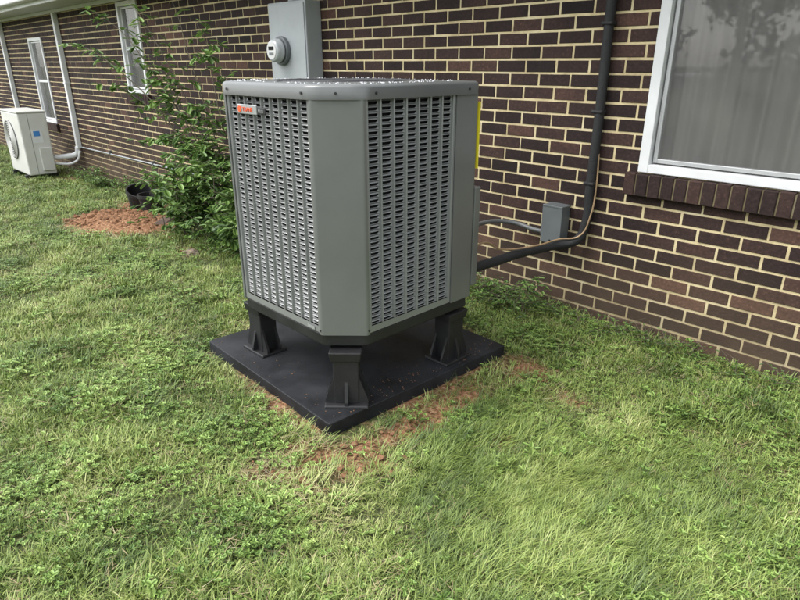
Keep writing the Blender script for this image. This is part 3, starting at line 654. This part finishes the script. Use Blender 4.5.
# ------------------------------------------------------------ black drain pipe / pots
dp=empty('corrugated_drain_pipe')
v=[];f=[];n_=20;K=60
for k in range(K):
    xx_=-7.95+k*.012; rr_=.072+.006*math.sin(k*1.57); yy_=3.12-.0002*k*k*.2
    for i in range(n_):
        a_=2*math.pi*i/n_; v.append((xx_,yy_+rr_*math.cos(a_),-.07+rr_*math.sin(a_)))
for k in range(K-1):
    for i in range(n_): f.append((k*n_+i,k*n_+(i+1)%n_,(k+1)*n_+(i+1)%n_,(k+1)*n_+i))
mesh('pipe',v,f,m_blk,dp,smooth=True)
def pot(cx_,cy_,cz_,r_,h_,tilt):
    pt_=empty('plant_pot'); v=[];f=[]
    prof=[(.72*r_,0),(r_,h_*.86),(1.08*r_,h_*.86),(1.08*r_,h_),(.97*r_,h_),(.7*r_,.02)]
    M=Matrix.Translation((cx_,cy_,cz_))@Matrix.Rotation(tilt,4,'Y')
    for a,b_ in prof:
        for i in range(24): t_=i*math.pi/12; v.append(M@Vector((a*math.cos(t_),a*math.sin(t_),b_)))
    for q in range(len(prof)-1):
        for i in range(24): f.append((q*24+i,q*24+(i+1)%24,(q+1)*24+(i+1)%24,(q+1)*24+i))
    f.append(tuple(5*24+i for i in range(24))); mesh('pot',v,f,m_blk,pt_)
pot(-7.20,2.72,-.13,.16,.27,.35); pot(-6.80,2.70,-.12,.14,.25,0)
def rocks(name,lst,m):
    v=[];f=[]
    import bmesh
    for (px,py,pz,s,fl) in lst:
        bm=bmesh.new(); bmesh.ops.create_icosphere(bm,subdivisions=2 if s>.012 else 1,radius=1); o_=random.uniform(0,100); k=len(v)
        sx,sy=random.uniform(.7,1.3),random.uniform(.7,1.3)
        for q in bm.verts:
            d_=1+.45*noise.noise(q.co*1.3+Vector((o_,0,0)))+.15*noise.noise(q.co*4+Vector((o_,0,0))); v.append((px+q.co.x*s*sx*d_,py+q.co.y*s*sy*d_,pz+q.co.z*s*fl*d_))
        for q in bm.faces: f.append(tuple(k+vv.index for vv in q.verts))
        bm.free()
    return mesh(name,v,f,m)
m_clay=simple('clay_clod',(0.20,0.108,0.06),.95,var=.55,scale=30,bump=.8,bscale=120,spec=.1)
lst=[]
cx_=rng.uniform(-2.4,-0.9,4500); cy_=rng.uniform(.95,2.9,4500); cmv=claymask(cx_,cy_)
for a_,b_,c_ in zip(cx_,cy_,cmv):
    if c_>.40 and not(-2.95<a_<-1.72 and 1.3<b_<2.52) and random.random()<.4: lst.append((a_,b_,0.002,abs(random.gauss(0,.006))+.002,.6))
for i in range(200): # crumbs on the pad near its edges
    s_=random.random(); k_=random.choice([0,1,1,2]); 
    p_=Vector(PADC[0]).lerp(Vector(PADC[1]) if k_ else Vector(PADC[3]),s_); inw=abs(random.gauss(0,.08))+.012
    a_,b_=(p_.x-inw,p_.y) if k_ else (p_.x,p_.y+inw)
    if -2.88<a_<-1.77 and 1.37<b_<2.47: lst.append((a_,b_,.0595,random.uniform(.0012,.0032),.6))
for i in range(700):
    a_,b_=random.gauss(-6.5,.45),random.gauss(2.25,.22); pz=float(gz(a_,b_))+.09*math.exp(-(((a_+6.5)/.7)**2+((b_-2.25)/.36)**2)**1.5)
    lst.append((a_,b_,pz+.004,abs(random.gauss(0,.014))+.004,.7))
rocks('clay_clods',lst,m_clay)
m_rock=simple('rock',(0.20,0.15,0.11),.9,var=.3,scale=15,bump=.6)
rocks('rock',[(-4.75,2.15,.0,.08,.45)],m_rock); 
rocks('rock',[(-6.0,2.50,-.06,.15,.6)],simple('dark_rock',(0.09,0.06,0.045),.9,var=.3,scale=15,bump=.6))
# ------------------------------------------------------------ shrub
m_leaf=leafmat('shrub_leaf',[(0.0,(0.045,0.09,0.024)),(0.35,(0.105,0.19,0.045)),(0.65,(0.18,0.295,0.07)),(0.95,(0.28,0.40,0.12))],0.25,0.4,ws=3,amp=.9)
m_stem=simple('stem_bark',(0.10,0.085,0.055),.8)
def plant(name,stems,leafL,dens,droop=.3,wr=.5,start=3):
    e_=empty(name); v=[];f=[];t=[]; segv=[];segf=[]
    def tubeseg(path,r0,r1):
        k=len(segv); n6=5
        for i,p in enumerate(path):
            r_=r0+(r1-r0)*i/(len(path)-1); d_=(path[min(i+1,len(path)-1)]-path[max(i-1,0)]).normalized(); q=d_.to_track_quat('Z','Y')
            for j in range(n6): a_=2*math.pi*j/n6; segv.append(p+q@Vector((r_*math.cos(a_),r_*math.sin(a_),0)))
        for i in range(len(path)-1):
            for j in range(n6): segf.append((k+i*n6+j,k+i*n6+(j+1)%n6,k+(i+1)*n6+(j+1)%n6,k+(i+1)*n6+j))
    def lf(p,d_,L_):
        d_=Vector(d_); hz=Vector((d_.x,d_.y,0)); 
        if hz.length<.05: hz=Vector((1,0,0))
        if p.y>WY-.10: p=Vector((p.x,WY-.10,p.z))
        roundleaf(v,f,t,p,hz,L_,L_*wr*random.uniform(.8,1.2),random.uniform(-droop-.5,droop+.1),random.uniform(.0,1)*.45+random.uniform(0,.35),.3)
    for (b0,tip,bow,r0,nb) in stems:
        b0=Vector(b0);tip=Vector(tip); n_=16; path=[]
        ph=random.uniform(0,9)
        for i in range(n_+1):
            s=i/n_; p=b0.lerp(tip,s)+Vector((0,0,bow*math.sin(math.pi*s)))+Vector((noise.noise(Vector((s*3,ph,0))),noise.noise(Vector((s*3,ph,5))),0))*.12*s; path.append(p)
        tubeseg(path,r0,.0015)
        for i in range(start,n_+1):
            for q in range(nb):
                if random.random()<.75:
                    p=path[i]; aa_=random.uniform(0,6.28); d_=Vector((math.cos(aa_),math.sin(aa_),random.uniform(-.1,.7))).normalized()
                    ln=random.uniform(.10,.30)*(1.15-.7*i/n_); sub=[p+d_*ln*j/4+Vector((0,0,-.12*ln*(j/4)**2)) for j in range(5)]
                    for q_ in sub: q_.y=min(q_.y,WY-.03)
                    tubeseg(sub,.0018,.0008)
                    for j in range(1,5):
                        for _ in range(dens):
                            a2=random.uniform(0,6.28); lf(sub[j],(d_.x*.6+math.cos(a2),d_.y*.6+math.sin(a2),0),leafL*random.uniform(.6,1.25))
    mesh('stems',segv,segf,m_stem,e_,smooth=True)
    o=mesh('leaves',v,f,m_leaf,e_,smooth=True); a=o.data.attributes.new('tint','FLOAT','POINT'); a.data.foreach_set('value',t)
    return e_
B=(-5.2,2.9,-.06)
plant('shrub',[(B,(-7.4,2.25,1.70),.45,.010,2),(B,(-7.0,2.45,2.0),.35,.010,2),(B,(-6.5,2.6,2.1),.3,.009,2),(B,(-5.9,2.75,2.15),.15,.009,1),((-5.0,2.95,-.05),(-5.0,2.7,1.55),.05,.008,2),
   (B,(-6.9,2.4,1.30),.35,.008,2),((-5.1,2.8,-.05),(-5.9,2.55,1.35),.2,.008,3),((-5.1,2.8,-.05),(-5.3,2.6,1.15),.1,.008,4),(B,(-6.3,2.6,1.5),.3,.008,2),((-5.0,2.9,-.05),(-5.5,2.8,1.85),.1,.008,2),
   (B,(-6.3,2.5,.75),.35,.008,2),(B,(-5.7,2.5,.85),.2,.008,3),((-4.9,2.9,-.05),(-5.2,2.5,.8),.2,.008,4)],.094,1,wr=.55,start=4)
low=[]
for i in range(60):
    bx_,by_=random.uniform(-5.9,-4.2),random.uniform(2.35,3.1); hh_=random.uniform(.15,.75)
    low.append(((bx_,by_,-.04),(bx_+random.gauss(0,.18),by_+random.gauss(-.05,.12),hh_),.05,.004,2))
plant('weeds',low,.085,1,.3,.6)
low=[]
for i in range(16):
    bx_=random.choice([random.uniform(-2.7,-1.95),random.uniform(-2.5,-2.0)]); by_=random.uniform(3.0,3.23); low.append(((bx_,by_,0),(bx_+random.gauss(0,.06),by_-random.uniform(0,.08),random.uniform(.06,.24)),.02,.0025,1))
plant('weeds',low,.035,1,.2,.6)
low=[]
for i in range(14):
    bx_=random.uniform(-1.9,.2); by_=random.uniform(3.12,3.24); low.append(((bx_,by_,0),(bx_+random.gauss(0,.04),by_-random.uniform(0,.06),random.uniform(.03,.10)),.01,.002,1))
plant('weeds',low,.026,1,.2,.5)
low=[]
for i in range(40):
    bx_=random.uniform(-10.5,-5.3); by_=random.uniform(2.95,3.23); z_=float(gz(bx_,0)); low.append(((bx_,by_,z_),(bx_+random.gauss(0,.06),by_-random.uniform(0,.1),z_+random.uniform(.05,.25)),.02,.0025,1))
plant('weeds',low,.05,1,.2,.6)
# ------------------------------------------------------------ distant tree line across the yard (seen in the window glass and from other positions)
m_far=leafmat('tree_foliage',[(0.0,(0.02,0.04,0.012)),(0.5,(0.045,0.085,0.025)),(0.95,(0.09,0.13,0.045))],0,.6,ws=.3)
m_trunk=simple('tree_bark',(0.09,0.07,0.05),.9,var=.3,bump=.5)
v=[];f=[];t=[];tv=[];tf=[]
for i in range(34):
    tx=-60+i*4.4+random.uniform(-1.5,1.5); ty=-38+random.uniform(-5,4); hh_=random.uniform(8,14); cr=random.uniform(2.6,4.2)
    k=len(tv)
    for (zz_,r_) in ((-.3,.35),(hh_*.35,.24),(hh_*.8,.08)):
        for j in range(8): a_=j*math.pi/4; tv.append((tx+r_*math.cos(a_),ty+r_*math.sin(a_),zz_))
    for q in range(2):
        for j in range(8): tf.append((k+q*8+j,k+q*8+(j+1)%8,k+q*8+8+(j+1)%8,k+q*8+8+j))
    lobes=[(Vector((tx+random.uniform(-cr,cr)*.6,ty+random.uniform(-cr,cr)*.6,random.uniform(hh_*.22,hh_*.9))),random.uniform(.35,.6)*cr) for _ in range(11)]
    for (cc,rr_) in lobes:
        for _ in range(70):
            d_=Vector((random.gauss(0,1),random.gauss(0,1),random.gauss(0,1))).normalized(); p=cc+d_*rr_*random.uniform(.6,1.1)
            a_=Vector((random.gauss(0,1),random.gauss(0,1),random.gauss(0,1))).normalized(); b_=d_.cross(a_).normalized(); s=random.uniform(.22,.5); q=len(v)
            v+=[tuple(p+a_*s),tuple(p+b_*s*.6),tuple(p-a_*s),tuple(p-b_*s*.6)]; f.append((q,q+1,q+2,q+3)); t+=[random.uniform(0,.8)]*4
dt=empty('distant_trees')
o=mesh('foliage',v,f,m_far,dt); a=o.data.attributes.new('tint','FLOAT','POINT'); a.data.foreach_set('value',t)
mesh('trunks',tv,tf,m_trunk,dt,smooth=True)
